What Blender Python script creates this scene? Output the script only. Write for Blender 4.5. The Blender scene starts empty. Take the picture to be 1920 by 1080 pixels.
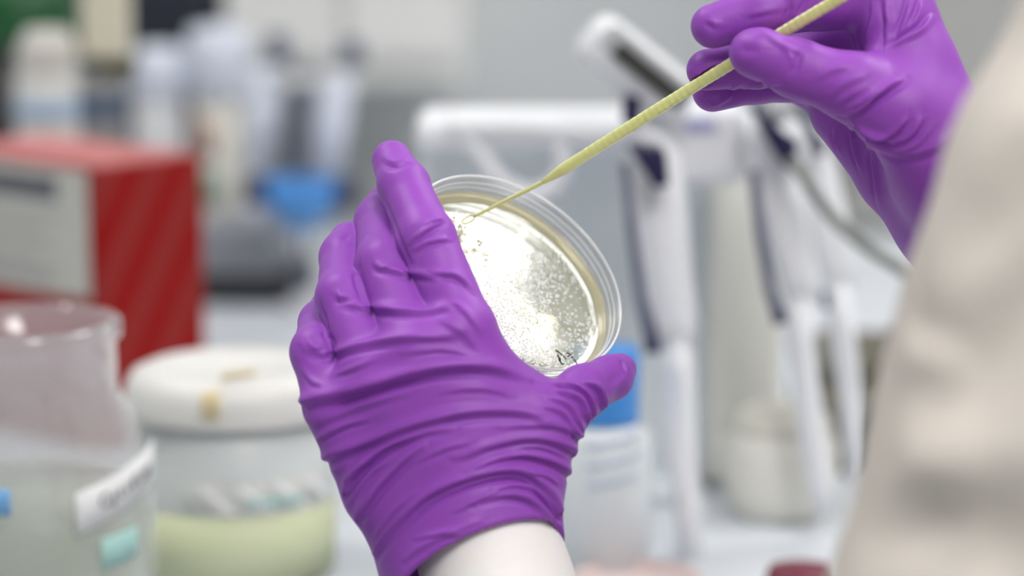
import bpy, bmesh, math, random
import numpy as np
from mathutils import Vector, Matrix

# ------------------------------------------------------------------ camera, world, light, exposure
SC = bpy.context.scene
COL = SC.collection
F = 100.0 / 36.0 * 1920            # focal length in pixels of the 1920 wide frame
CAM_LOC = Vector((0.0, 0.0, 1.26))
PITCH = math.radians(10.0)
BENCH = 0.90
cam_data = bpy.data.cameras.new('camera')
cam = bpy.data.objects.new('camera', cam_data)
COL.objects.link(cam)
cam.location = CAM_LOC
cam.rotation_euler = (math.pi / 2 - PITCH, 0, 0)
cam_data.lens = 100.0
cam_data.sensor_width = 36.0
cam_data.clip_start = 0.05
cam_data.dof.use_dof = True
cam_data.dof.focus_distance = 0.982
cam_data.dof.aperture_fstop = 4.2
cam_data.dof.aperture_blades = 0
SC.camera = cam
SC.view_settings.view_transform = 'Standard'
SC.view_settings.look = 'None'
SC.view_settings.gamma = 1.0
SC.view_settings.use_curve_mapping = False
SC.view_settings.exposure = 0.08
try:
    SC.cycles.use_denoising = True
    SC.cycles.max_bounces = 12
    SC.cycles.transparent_max_bounces = 24
    SC.cycles.sample_clamp_indirect = 6.0
except Exception:
    pass
W = bpy.data.worlds.new('room_air')
SC.world = W
W.use_nodes = True
W.node_tree.nodes['Background'].inputs[0].default_value = (0.85, 0.93, 1.0, 1)
W.node_tree.nodes['Background'].inputs[1].default_value = 0.10
PANEL_W = 14.5                     # radiance of the ceiling panels
# ceiling panels: centre x, y, size x, size y
PANELS = [(1.063, 1.70, 0.60, 0.60), (1.432, 0.94, 0.12, 1.48), (-0.95, 1.45, 0.6, 0.6), (0.45, -0.35, 0.6, 1.2)]  # the narrow strip is unseen, added and sized to shape the agar glare

RC = Matrix.Translation(CAM_LOC) @ cam.rotation_euler.to_matrix().to_4x4()
RCn = np.array(RC)


def cp(px, py, D=1.0):
    """point in camera space (x right, y up, z towards the camera) seen at a pixel, D metres deep"""
    return np.array(((px - 960.0) / F * D, -(py - 540.0) / F * D, -D))


def w2(v):
    v = np.asarray(v, dtype=float)
    return v @ RCn[:3, :3].T + RCn[:3, 3]


def at(px, py, D):
    return Vector(w2(cp(px, py, D)))


def on_bench(px, D, z=BENCH):
    """world point on the horizontal plane z, D deep, in pixel column px"""
    h = CAM_LOC.z - z
    Y = (D - h * math.sin(PITCH)) / math.cos(PITCH)
    return Vector(((px - 960.0) / F * D, Y, z))


def z_at(py, D):
    """world height of pixel row py at depth D"""
    return at(960, py, D).z


# ------------------------------------------------------------------ materials
def mat(name, col, rough=0.5, metal=0.0, spec=0.5, bump=None, sss=0.0, coat=0.0, trans=0.0, var=None):
    m = bpy.data.materials.new(name)
    m.use_nodes = True
    nt = m.node_tree
    b = nt.nodes['Principled BSDF']
    b.inputs['Base Color'].default_value = (*col, 1)
    b.inputs['Roughness'].default_value = rough
    b.inputs['Metallic'].default_value = metal
    b.inputs['Specular IOR Level'].default_value = spec
    b.inputs['Coat Weight'].default_value = coat
    b.inputs['Transmission Weight'].default_value = trans
    if sss:
        b.inputs['Subsurface Weight'].default_value = sss
        b.inputs['Subsurface Radius'].default_value = (0.006, 0.0025, 0.0015)
        b.inputs['Subsurface Scale'].default_value = 1.0
    tc = nt.nodes.new('ShaderNodeTexCoord')
    if bump:
        n = nt.nodes.new('ShaderNodeTexNoise')
        n.inputs['Scale'].default_value = bump[0]
        n.inputs['Detail'].default_value = 3
        nt.links.new(tc.outputs['Object'], n.inputs['Vector'])
        bn = nt.nodes.new('ShaderNodeBump')
        bn.inputs['Strength'].default_value = bump[1]
        bn.inputs['Distance'].default_value = bump[2]
        nt.links.new(n.outputs['Fac'], bn.inputs['Height'])
        nt.links.new(bn.outputs['Normal'], b.inputs['Normal'])
    if var:
        n = nt.nodes.new('ShaderNodeTexNoise')
        n.inputs['Scale'].default_value = var[0]
        nt.links.new(tc.outputs['Object'], n.inputs['Vector'])
        mx = nt.nodes.new('ShaderNodeMix')
        mx.data_type = 'RGBA'
        mx.inputs[6].default_value = (*col, 1)
        mx.inputs[7].default_value = (*var[1], 1)
        nt.links.new(n.outputs['Fac'], mx.inputs[0])
        nt.links.new(mx.outputs[2], b.inputs['Base Color'])
    return m


def clear(name, tint=(1, 1, 1), rough=0.02, haze=0.0, hazecol=(1, 1, 1), ior=1.5, bump=None, gloss=1.0):
    """thin clear plastic: see-through, with a Fresnel reflection and a little milky haze"""
    m = bpy.data.materials.new(name)
    m.use_nodes = True
    nt = m.node_tree
    nt.nodes.clear()
    out = nt.nodes.new('ShaderNodeOutputMaterial')
    tr = nt.nodes.new('ShaderNodeBsdfTransparent')
    tr.inputs[0].default_value = (*tint, 1)
    gl = nt.nodes.new('ShaderNodeBsdfGlossy')
    gl.inputs['Roughness'].default_value = rough
    gl.inputs['Color'].default_value = (gloss, gloss, gloss, 1)
    fr = nt.nodes.new('ShaderNodeFresnel')
    ge = nt.nodes.new('ShaderNodeNewGeometry')
    mi = nt.nodes.new('ShaderNodeMapRange')          # same reflectance from either side of the thin wall
    mi.inputs['To Min'].default_value = ior
    mi.inputs['To Max'].default_value = 1.0 / ior
    nt.links.new(ge.outputs['Backfacing'], mi.inputs['Value'])
    nt.links.new(mi.outputs['Result'], fr.inputs['IOR'])
    mx = nt.nodes.new('ShaderNodeMixShader')
    nt.links.new(fr.outputs[0], mx.inputs[0])
    last = tr.outputs[0]
    if haze:
        df = nt.nodes.new('ShaderNodeBsdfDiffuse')
        df.inputs[0].default_value = (*hazecol, 1)
        tl = nt.nodes.new('ShaderNodeBsdfTranslucent')
        tl.inputs[0].default_value = (*hazecol, 1)
        ad = nt.nodes.new('ShaderNodeMixShader')
        ad.inputs[0].default_value = 0.5
        nt.links.new(df.outputs[0], ad.inputs[1])
        nt.links.new(tl.outputs[0], ad.inputs[2])
        mh = nt.nodes.new('ShaderNodeMixShader')
        mh.inputs[0].default_value = haze
        nt.links.new(last, mh.inputs[1])
        nt.links.new(ad.outputs[0], mh.inputs[2])
        last = mh.outputs[0]
    nt.links.new(last, mx.inputs[1])
    nt.links.new(gl.outputs[0], mx.inputs[2])
    nt.links.new(mx.outputs[0], out.inputs[0])
    if bump:
        tc = nt.nodes.new('ShaderNodeTexCoord')
        hs = None
        for (sc, st) in bump:
            n = nt.nodes.new('ShaderNodeTexNoise')
            n.inputs['Scale'].default_value = sc
            n.inputs['Detail'].default_value = 2
            nt.links.new(tc.outputs['Object'], n.inputs['Vector'])
            bn = nt.nodes.new('ShaderNodeBump')
            bn.inputs['Strength'].default_value = 1.0
            bn.inputs['Distance'].default_value = st
            nt.links.new(n.outputs['Fac'], bn.inputs['Height'])
            if hs is not None:
                nt.links.new(hs, bn.inputs['Normal'])
            hs = bn.outputs['Normal']
        nt.links.new(hs, gl.inputs['Normal'])
        nt.links.new(hs, fr.inputs['Normal'])
    return m


M = {}
M['wall'] = mat('painted_wall', (0.60, 0.62, 0.63), 0.8)
M['ceiling'] = mat('ceiling_paint', (0.8, 0.8, 0.8), 0.9)
M['floor'] = mat('vinyl_floor', (0.45, 0.47, 0.48), 0.4, var=(6.0, (0.5, 0.52, 0.53)))
M['bench'] = mat('bench_laminate', (0.68, 0.715, 0.76), 0.35)
M['bench_body'] = mat('bench_body', (0.7, 0.7, 0.68), 0.5)
M['glove'] = mat('nitrile_purple', (0.305, 0.072, 0.485), 0.45, spec=0.32, bump=(1400, 0.25, 0.0003))
M['skin'] = mat('pale_skin', (0.97, 0.915, 0.89), 0.45, spec=0.4, sss=0.3)
M['coat'] = mat('coat_cloth', (0.79, 0.725, 0.655), 0.85, spec=0.1, bump=(900, 0.3, 0.0004))
M['white'] = mat('white_plastic', (0.80, 0.81, 0.84), 0.35)
M['soft_white'] = mat('matt_white_plastic', (0.80, 0.79, 0.76), 0.5)
M['palecyan'] = mat('pale_cyan_plastic', (0.76, 0.81, 0.84), 0.4)
M['navy'] = mat('navy_plastic', (0.012, 0.010, 0.06), 0.35)
M['slate'] = mat('slate_plastic', (0.10, 0.11, 0.17), 0.4)
M['dark'] = mat('dark_plastic', (0.012, 0.014, 0.02), 0.4)
M['screen'] = mat('dark_screen', (0.045, 0.047, 0.04), 0.3)
M['grey'] = mat('grey_plastic', (0.25, 0.26, 0.29), 0.45)
M['lightgrey'] = mat('light_grey_plastic', (0.5, 0.51, 0.53), 0.45)
M['red'] = mat('red_card', (0.36, 0.035, 0.03), 0.5)
M['blue'] = mat('blue_plastic', (0.05, 0.25, 0.65), 0.35)
M['panel'] = None


def panel_mat():
    m = bpy.data.materials.new('lamp_diffuser')
    m.use_nodes = True
    nt = m.node_tree
    nt.nodes.clear()
    o = nt.nodes.new('ShaderNodeOutputMaterial')
    e = nt.nodes.new('ShaderNodeEmission')
    e.inputs[0].default_value = (1.0, 0.98, 0.96, 1)
    e.inputs[1].default_value = PANEL_W
    nt.links.new(e.outputs[0], o.inputs[0])
    return m


M['panel'] = panel_mat()


# ------------------------------------------------------------------ object helpers
def tag(o, label=None, cat=None, group=None, kind=None):
    if label: o['label'] = label
    if cat: o['category'] = cat
    if group: o['group'] = group
    if kind: o['kind'] = kind
    return o


def root(name, loc, label, cat, group=None, rotz=0.0):
    o = bpy.data.objects.new(name, None)
    o.empty_display_size = 0.02
    COL.objects.link(o)
    o.location = loc
    o.rotation_euler = (0, 0, rotz)
    return tag(o, label, cat, group)


def mk(name, vf, m, parent=None, smooth=True, loc=None):
    v, f = vf[0], vf[1]
    me = bpy.data.meshes.new(name)
    me.from_pydata([tuple(p) for p in v], [], [tuple(q) for q in f])
    me.validate()
    me.update()
    if smooth:
        me.polygons.foreach_set('use_smooth', [True] * len(me.polygons))
    if m: me.materials.append(m)
    o = bpy.data.objects.new(name, me)
    COL.objects.link(o)
    if parent: o.parent = parent
    if loc is not None: o.location = loc
    return o


def mkbm(name, bm, m, parent=None, smooth=False, loc=None):
    bmesh.ops.recalc_face_normals(bm, faces=bm.faces)
    me = bpy.data.meshes.new(name)
    bm.to_mesh(me)
    bm.free()
    if smooth:
        me.polygons.foreach_set('use_smooth', [True] * len(me.polygons))
    if m: me.materials.append(m)
    o = bpy.data.objects.new(name, me)
    COL.objects.link(o)
    if parent: o.parent = parent
    if loc is not None: o.location = loc
    return o


def add_box(bm, c, s, bev=0.0, rot=None, seg=3):
    r = bmesh.ops.create_cube(bm, size=1.0)
    vs = r['verts']
    bmesh.ops.scale(bm, vec=Vector(s), verts=vs)
    if bev:
        es = list({e for v in vs for e in v.link_edges})
        q = bmesh.ops.bevel(bm, geom=es, offset=bev, segments=seg, affect='EDGES', profile=0.5)
        vs = list({v for f in q['faces'] for v in f.verts} | {v for v in vs if v.is_valid})
    if rot is not None:
        bmesh.ops.rotate(bm, cent=(0, 0, 0), matrix=rot, verts=vs)
    bmesh.ops.translate(bm, vec=Vector(c), verts=vs)


def box(name, c, s, m, parent=None, bev=0.0, rot=None, smooth=False):
    bm = bmesh.new()
    add_box(bm, c, s, bev, rot)
    return mkbm(name, bm, m, parent, smooth)


def lathe(prof, n=64, closed=False):
    """surface of revolution about z; prof = [(r, z)...]; r = 0 makes a pole"""
    v, f, rows = [], [], []
    for (r, z) in prof:
        if r < 1e-9:
            rows.append([len(v)]); v.append((0, 0, z))
        else:
            rows.append(list(range(len(v), len(v) + n)))
            v += [(r * math.cos(2 * math.pi * i / n), r * math.sin(2 * math.pi * i / n), z) for i in range(n)]
    pairs = list(zip(rows[:-1], rows[1:]))
    if closed: pairs.append((rows[-1], rows[0]))
    for a, b in pairs:
        for i in range(n):
            j = (i + 1) % n
            if len(a) == 1 and len(b) == 1: continue
            if len(a) == 1: f.append((a[0], b[j], b[i]))
            elif len(b) == 1: f.append((a[i], a[j], b[0]))
            else: f.append((a[i], a[j], b[j], b[i]))
    return v, f


def xf(vf, mtx):
    return [tuple(mtx @ Vector(p)) for p in vf[0]], vf[1]


def tube(pts, rad, n=20, sx=1.0, cap=True, power=None, up=(0, 0, 1)):
    """tube through points; rad a number or one per point; sx flattens across"""
    pts = [Vector(p) for p in pts]
    k = len(pts)
    if not hasattr(rad, '__len__'): rad = [rad] * k
    v, f = [], []
    upv = Vector(up)
    for i, p in enumerate(pts):
        t = (pts[min(i + 1, k - 1)] - pts[max(i - 1, 0)]).normalized()
        a = t.cross(upv)
        if a.length < 1e-4: a = t.cross(Vector((1, 0, 0)))
        a.normalize()
        b = a.cross(t).normalized()
        for j in range(n):
            th = 2 * math.pi * j / n
            c, s = math.cos(th), math.sin(th)
            if power:
                c = math.copysign(abs(c) ** power, c); s = math.copysign(abs(s) ** power, s)
            v.append(p + a * (c * rad[i]) + b * (s * rad[i] * sx))
    for i in range(k - 1):
        for j in range(n):
            q = (j + 1) % n
            f.append((i * n + j, i * n + q, (i + 1) * n + q, (i + 1) * n + j))
    if cap:
        f.append(tuple(range(n - 1, -1, -1)))
        f.append(tuple(range((k - 1) * n, k * n)))
    return v, f


def join(*vfs):
    v, f = [], []
    for a in vfs:
        o = len(v)
        v += [tuple(p) for p in a[0]]
        f += [tuple(i + o for i in q) for q in a[1]]
    return v, f


def prism(poly, y0, y1, bev=0.0, m=None, name='prism', parent=None, smooth=False):
    """outline poly [(x, z)] pulled along y"""
    bm = bmesh.new()
    a = [bm.verts.new((x, y0, z)) for x, z in poly]
    b = [bm.verts.new((x, y1, z)) for x, z in poly]
    n = len(poly)
    bm.faces.new(a); bm.faces.new(b[::-1])
    for i in range(n):
        bm.faces.new((a[i], b[i], b[(i + 1) % n], a[(i + 1) % n]))
    if bev:
        bmesh.ops.bevel(bm, geom=list(bm.edges), offset=bev, segments=2, affect='EDGES', profile=0.5)
    return mkbm(name, bm, m, parent, smooth)


def spline(pts, n=24):
    """Catmull-Rom through points, n samples"""
    P = np.array(pts, float)
    if len(P) == 2:
        return P[0] + (P[1] - P[0]) * np.linspace(0, 1, n)[:, None]
    Q = np.vstack([2 * P[0] - P[1], P, 2 * P[-1] - P[-2]])
    out = []
    for u in np.linspace(0, len(P) - 1 - 1e-6, n):
        i = int(u); t = u - i
        a, b, c, d = Q[i], Q[i + 1], Q[i + 2], Q[i + 3]
        out.append(0.5 * (2 * b + (c - a) * t + (2 * a - 5 * b + 4 * c - d) * t * t + (3 * b - a - 3 * c + d) * t ** 3))
    return np.array(out)


def lettering(items, m, parent, extrude=0.0002, name='lettering'):
    """items [(string, size, matrix)]: flat raised letters as one mesh part"""
    V_, F_ = [], []
    for (st_, size, mtx) in items:
        cu = bpy.data.curves.new('letters', 'FONT')
        cu.body = st_
        cu.size = size
        cu.extrude = extrude
        cu.align_x = 'CENTER'; cu.align_y = 'CENTER'
        to = bpy.data.objects.new('letters', cu)
        COL.objects.link(to)
        bpy.context.view_layer.update()
        me = bpy.data.meshes.new_from_object(to.evaluated_get(bpy.context.evaluated_depsgraph_get()))
        o = len(V_)
        V_ += [tuple(mtx @ v.co) for v in me.vertices]
        F_ += [tuple(i + o for i in p.vertices) for p in me.polygons]
        bpy.data.objects.remove(to); bpy.data.curves.remove(cu); bpy.data.meshes.remove(me)
    return mk(name, (V_, F_), m, parent, smooth=False)


# ------------------------------------------------------------------ signed distance modelling (hands, body, coat)
def smin(a, b, k):
    h = np.clip(0.5 + 0.5 * (b - a) / k, 0, 1)
    return b + (a - b) * h - k * h * (1 - h)


class Field:
    def __init__(self, lo, hi, h):
        self.lo = np.array(lo, np.float32); self.h = h
        n = np.ceil((np.array(hi) - self.lo) / h).astype(int) + 1
        self.x = (self.lo[0] + h * np.arange(n[0], dtype=np.float32))[:, None, None]
        self.y = (self.lo[1] + h * np.arange(n[1], dtype=np.float32))[None, :, None]
        self.z = (self.lo[2] + h * np.arange(n[2], dtype=np.float32))[None, None, :]

    def cone(self, a, b, ra, rb, sz=1.0):
        a = np.asarray(a, np.float32); b = np.asarray(b, np.float32)
        d = b - a
        L2 = float(d @ d) + 1e-12
        px, py, pz = self.x - a[0], self.y - a[1], self.z - a[2]
        t = np.clip((px * d[0] + py * d[1] + pz * d[2]) / L2, 0, 1)
        q = np.sqrt((px - t * d[0]) ** 2 + (py - t * d[1]) ** 2 + ((pz - t * d[2]) / sz) ** 2)
        return q - (ra + (rb - ra) * t)

    def chain(self, pts, k=0.002):
        d = None
        for (a, ra), (b, rb) in zip(pts[:-1], pts[1:]):
            c = self.cone(a, b, ra, rb)
            d = c if d is None else smin(d, c, k)
        return d

    def mesh(self, S):
        h, lo = self.h, self.lo
        S = S.astype(np.float32)
        s = S < 0
        nx, ny, nz = S.shape
        cnt = np.zeros((nx - 1, ny - 1, nz - 1), np.int8)
        for i in (0, 1):
            for j in (0, 1):
                for k in (0, 1):
                    cnt += s[i:nx - 1 + i, j:ny - 1 + j, k:nz - 1 + k]
        mask = (cnt > 0) & (cnt < 8)
        idx = np.argwhere(mask)
        acc = np.zeros((len(idx), 3)); num = np.zeros(len(idx))
        cor = [(i, j, k) for i in (0, 1) for j in (0, 1) for k in (0, 1)]
        for a in cor:
            for ax in range(3):
                if a[ax]: continue
                b = list(a); b[ax] = 1
                fa = S[tuple((idx + a).T)]; fb = S[tuple((idx + b).T)]
                on = (fa < 0) != (fb < 0)
                t = np.where(on, fa / np.where(on, fa - fb, 1), 0)
                p = np.array(a, float)[None] + 0 * acc
                p[:, ax] += t
                acc += p * on[:, None]; num += on
        V = (idx + acc / num[:, None]) * h + lo
        ids = np.full(mask.shape, -1, np.int64)
        ids[tuple(idx.T)] = np.arange(len(idx))
        Q = []
        for ax in range(3):
            sl0 = [slice(1, -1)] * 3; sl1 = [slice(1, -1)] * 3
            sl0[ax] = slice(0, -1); sl1[ax] = slice(1, None)
            a = s[tuple(sl0)]; b = s[tuple(sl1)]
            e = np.argwhere(a != b)
            e_off = np.array([1, 1, 1]); e_off[ax] = 0
            g = e + e_off
            u, v = (ax + 1) % 3, (ax + 2) % 3
            def cell(du, dv):
                c = g.copy(); c[:, u] += du; c[:, v] += dv
                return ids[tuple(c.T)]
            q = np.stack([cell(-1, -1), cell(0, -1), cell(0, 0), cell(-1, 0)], 1)
            fl = a[tuple(e.T)]
            q[~fl] = q[~fl][:, ::-1]
            Q.append(q)
        Q = np.vstack(Q)
        Q = Q[(Q >= 0).all(1)]
        return V, Q


def normals(V, Q):
    n = np.cross(V[Q[:, 2]] - V[Q[:, 0]], V[Q[:, 3]] - V[Q[:, 1]])
    N = np.zeros_like(V)
    for k in range(4):
        for c in range(3):
            N[:, c] += np.bincount(Q[:, k], n[:, c], len(V))
    return N / (np.linalg.norm(N, axis=1)[:, None] + 1e-12)


def relax(V, Q, it=1, lam=0.5):
    a = np.concatenate([Q[:, 0], Q[:, 1], Q[:, 2], Q[:, 3]]); b = np.concatenate([Q[:, 1], Q[:, 2], Q[:, 3], Q[:, 0]])
    A = np.concatenate([a, b]); B = np.concatenate([b, a])
    deg = np.bincount(A, minlength=len(V))[:, None]
    for _ in range(it):
        S = np.stack([np.bincount(A, V[B, c], len(V)) for c in range(3)], 1) / np.maximum(deg, 1)
        V = V + lam * (S - V)
    return V


def crease(V, N, folds, reach=10):
    """raise folds of slack material on a surface. each fold: points along it, height mm, half width mm, depth of the valley
    below it (share of the height)"""
    U = np.stack([960 + V[:, 0] / -V[:, 2] * F, 540 - V[:, 1] / -V[:, 2] * F], 1)
    view = -V / np.linalg.norm(V, axis=1)[:, None]
    front = (N * view).sum(1) > 0.02
    fi = np.where(front)[0]
    Uf, df = U[fi], -V[fi, 2]
    D = np.zeros(len(V))
    for fo in folds:
        pts, amp, wid, under = fo[:4]
        mode = fo[4] if len(fo) > 4 else 'fold'
        pl = spline(pts, 22)
        P3 = []
        for p in pl:
            d2 = ((Uf - p) ** 2).sum(1)
            near = np.where(d2 < reach ** 2)[0]
            if len(near): P3.append(V[fi[near[np.argmin(df[near] + d2[near] * 2e-5)]]])
            else: P3.append(V[fi[np.argmin(d2)]])
        P3 = np.array(P3)
        for _ in range(2): P3[1:-1] = 0.25 * P3[:-2] + 0.5 * P3[1:-1] + 0.25 * P3[2:]
        w = wid / 1000.0 * (1.0 if mode in ('groove', 'bump') else 0.8)
        lo, hi = P3.min(0) - 4 * w, P3.max(0) + 4 * w
        sel = np.where(((V > lo) & (V < hi)).all(1))[0]
        if not len(sel): continue
        X = V[sel]
        best = np.full(len(sel), 1e9); sg = np.zeros(len(sel)); tt = np.zeros(len(sel))
        m = len(P3) - 1
        for i in range(m):
            a, b = P3[i], P3[i + 1]
            d = b - a
            L = d @ d + 1e-14
            t = (X - a) @ d / L
            t = np.clip(t, 0 if i else -0.5, 1 if i < m - 1 else 1.5)
            r = X - (a + t[:, None] * d)
            dist = np.linalg.norm(r, axis=1)
            side = np.cross(np.array((0, 0, 1.0)), d)
            better = dist < best
            best = np.where(better, dist, best)
            sg = np.where(better, np.sign(r @ side), sg)
            tt = np.where(better, (i + np.clip(t, 0, 1)) / m, tt)
        u = best * sg / w
        te = tt * 0.86 if mode == 'runout' else (0.14 + tt * 0.86 if mode == 'runin' else tt)      # folds that run on round the edge keep their height there
        tap = np.clip(np.sin(np.pi * np.clip(0.03 + 0.94 * te, 0, 1)), 0, 1) ** 0.7
        if mode == 'groove':
            f = -np.exp(-(u ** 2))
        elif mode == 'bump':
            f = np.exp(-(u ** 2))
        else:
            f = np.where(u > 0, np.exp(-(u * 0.75) ** 2), np.exp(-(u * 1.7) ** 2)) - under * np.exp(-((u + 1.45) / 0.75) ** 2)
        D[sel] += 1.18 * amp / 1000.0 * f * tap
    return D


def nmesh(name, V, Q, m, parent):
    """link a dense mesh whose points are in camera space"""
    Wd = w2(V)
    if parent is not None: Wd = Wd - np.array(parent.location)
    me = bpy.data.meshes.new(name)
    me.vertices.add(len(Wd)); me.vertices.foreach_set('co', Wd.astype(np.float32).ravel())
    me.loops.add(Q.size); me.loops.foreach_set('vertex_index', Q.astype(np.int32).ravel())
    me.polygons.add(len(Q)); me.polygons.foreach_set('loop_start', np.arange(0, Q.size, 4, dtype=np.int32))
    me.polygons.foreach_set('use_smooth', np.ones(len(Q), bool))
    me.update(calc_edges=True); me.validate()
    me.materials.append(m)
    o = bpy.data.objects.new(name, me)
    COL.objects.link(o)
    if parent is not None: o.parent = parent
    return o


def J(px, py, z, rpx):
    """a joint: pixel, mm towards the camera from the dish centre, radius in pixels"""
    D = 1.0 - z / 1000.0
    return cp(px, py, D), rpx / F * D
# ------------------------------------------------------------------ the room
X0, X1, Y0, Y1, ZC = -2.3, 2.6, -1.8, 2.42, 2.7


def struct(name, c, s, m):
    o = box(name, c, s, m)
    o['kind'] = 'structure'
    return o


struct('floor', ((X0 + X1) / 2, (Y0 + Y1) / 2, -0.05), (X1 - X0 + .2, Y1 - Y0 + .2, 0.1), M['floor'])
struct('ceiling', ((X0 + X1) / 2, (Y0 + Y1) / 2, ZC + 0.05), (X1 - X0 + .2, Y1 - Y0 + .2, 0.1), M['ceiling'])
struct('wall_back', ((X0 + X1) / 2, Y1 + 0.05, ZC / 2), (X1 - X0 + .2, 0.1, ZC), M['wall'])
struct('wall_front', ((X0 + X1) / 2, Y0 - 0.05, ZC / 2), (X1 - X0 + .2, 0.1, ZC), M['wall'])
struct('wall_left', (X0 - 0.05, (Y0 + Y1) / 2, ZC / 2), (0.1, Y1 - Y0, ZC), M['wall'])
struct('wall_right', (X1 + 0.05, (Y0 + Y1) / 2, ZC / 2), (0.1, Y1 - Y0, ZC), M['wall'])

for i, (x, y, sx, sy) in enumerate(PANELS):
    lab = ['square ceiling light panel over the bench, right of the dish', 'unseen strip light added to shape the agar glare, beside the square panel, right of the dish',
           'square ceiling light panel over the left end of the bench', 'long ceiling light panel behind the camera'][i]
    r = root('ceiling_light', (x, y, ZC), lab, 'ceiling light', 'ceiling light panels')
    bm = bmesh.new()
    t = 0.01
    add_box(bm, (-sx / 2 - t / 2, 0, -0.012), (t, sy + 2 * t, 0.024)); add_box(bm, (sx / 2 + t / 2, 0, -0.012), (t, sy + 2 * t, 0.024))
    add_box(bm, (0, -sy / 2 - t / 2, -0.012), (sx, t, 0.024)); add_box(bm, (0, sy / 2 + t / 2, -0.012), (sx, t, 0.024))
    mkbm('light_frame', bm, M['white'], r)
    box('diffuser', (0, 0, -0.010), (sx, sy, 0.012), M['panel'], r)

BY0 = 1.085
rb = root('lab_bench', (0.0, BY0 + 0.66, 0), 'long white laboratory bench against the back wall carrying the bottles and stands', 'bench')
box('bench_top', (0.1, 0, BENCH - 0.015), (4.2, 1.33, 0.03), M['bench'], rb, 0.004)
for sx in (-1.4, 0.1, 1.6):
    box('cabinet', (sx, 0.04, (BENCH - 0.03) / 2), (1.15, 1.2, BENCH - 0.032), M['bench_body'], rb, 0.004)
# ------------------------------------------------------------------ petri dish
PHI = math.radians(50.5)
AX = math.radians(38.9)
n_c = np.array((math.sin(PHI) * math.sin(AX), math.sin(PHI) * math.cos(AX), math.cos(PHI)))   # the dish's axis, camera space
RIM_R, RIM_H, AGAR_Z = 0.0435, 0.0142, 0.0042
rim_c = cp(967, 508, 1.0)
base_c = rim_c - n_c * RIM_H
u_c = np.array((math.cos(AX), -math.sin(AX), 0.0))           # the ellipse's long axis
v_c = np.cross(n_c, u_c)
DL = Matrix(np.vstack([np.c_[np.array([RCn[:3, :3] @ u_c, RCn[:3, :3] @ v_c, RCn[:3, :3] @ n_c]).T, w2(base_c)], [0, 0, 0, 1]]).tolist())


def dish_local(px, py, z):
    """point of the plane z (dish space) seen at a pixel"""
    d = cp(px, py, 1.0)
    p0 = base_c + n_c * z
    t = (p0 @ n_c) / (d @ n_c)
    q = d * t - base_c
    return np.array((q @ u_c, q @ v_c, z))


def dish_sdf(fl, g=0.0009):
    x, y, z = fl.x - base_c[0], fl.y - base_c[1], fl.z - base_c[2]
    h = x * n_c[0] + y * n_c[1] + z * n_c[2]
    r = np.sqrt(np.maximum(x * x + y * y + z * z - h * h, 0))
    a = r - (RIM_R + g)
    b = np.abs(h - RIM_H / 2) - (RIM_H / 2 + g)
    return np.maximum(a, b)


M['dish'] = clear('dish_polystyrene', (0.95, 0.955, 0.95), 0.03, haze=0.05, ior=1.6)
M['lip'] = clear('dish_lip_bright_edge', (0.97, 0.97, 0.97), 0.05, haze=0.72, hazecol=(0.97, 0.97, 0.96), ior=1.6)  # strong white haze paints in the light caught along rim and ridges
M['agar_rim'] = clear('agar_rim_film', (0.98, 0.955, 0.84), 0.12, haze=0.3, hazecol=(0.97, 0.92, 0.74), ior=1.4)
M['agar'] = clear('nutrient_agar', (0.92, 0.905, 0.78), 0.07, haze=0.15, hazecol=(0.86, 0.85, 0.76), ior=1.75, bump=[(70, 0.00009)])
M['colony'] = mat('colony_white', (0.86, 0.87, 0.85), 0.3)
M['tan'] = mat('colony_tan', (0.52, 0.44, 0.30), 0.3)
M['ink'] = mat('marker_ink', (0.01, 0.012, 0.02), 0.5)

dish = root('petri_dish', (0, 0, 0), 'clear round petri dish of pale agar held tilted in the purple gloved hand', 'petri dish')
dish.matrix_world = DL
R = RIM_R
prof = [(0, 0), (R - 0.0016, 0), (R - 0.0012, 0.0004), (R - 0.0010, 0.0093), (R - 0.0004, 0.0098), (R - 0.0006, 0.0106), (R - 0.0003, RIM_H - 0.0004), (R - 0.0003, RIM_H - 0.0001),
        (R - 0.0006, RIM_H), (R - 0.0011, RIM_H), (R - 0.0014, RIM_H - 0.0003), (R - 0.0020, 0.0102), (R - 0.0019, 0.0094), (R - 0.0022, 0.0020), (R - 0.0030, 0.0012), (0, 0.0012)]
mk('dish_shell', lathe(prof, 160), M['dish'], dish)
lipr = [(R - .0002 + .00045 * math.cos(a), RIM_H + .0001 + .00045 * math.sin(a)) for a in [2 * math.pi * i / 10 for i in range(10)]]
mk('rim', lathe([(r - .0006, z) for r, z in lipr], 160, True), M['lip'], dish)
for zr_, rr_ in ((.0096, R - .0021), (.0118, R - .0018)):
    mk('wall_ridge', lathe([(rr_ - .00012 + .0002 * math.cos(a), zr_ + .0002 * math.sin(a)) for a in [2 * math.pi * i / 8 for i in range(8)]], 160, True), M['lip'], dish)
ra = R - 0.00235
aprof = [(0, 0.00135), (ra - 0.001, 0.00135), (ra, 0.0022), (ra, AGAR_Z + 0.0012), (ra - 0.0005, AGAR_Z + 0.0007), (ra - 0.0014, AGAR_Z + 0.0002), (ra - 0.003, AGAR_Z)] + \
        [(ra * k / 14.0, AGAR_Z) for k in range(12, 0, -1)] + [(0, AGAR_Z)]
mk('agar', lathe(aprof, 160), M['agar'], dish)
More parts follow.
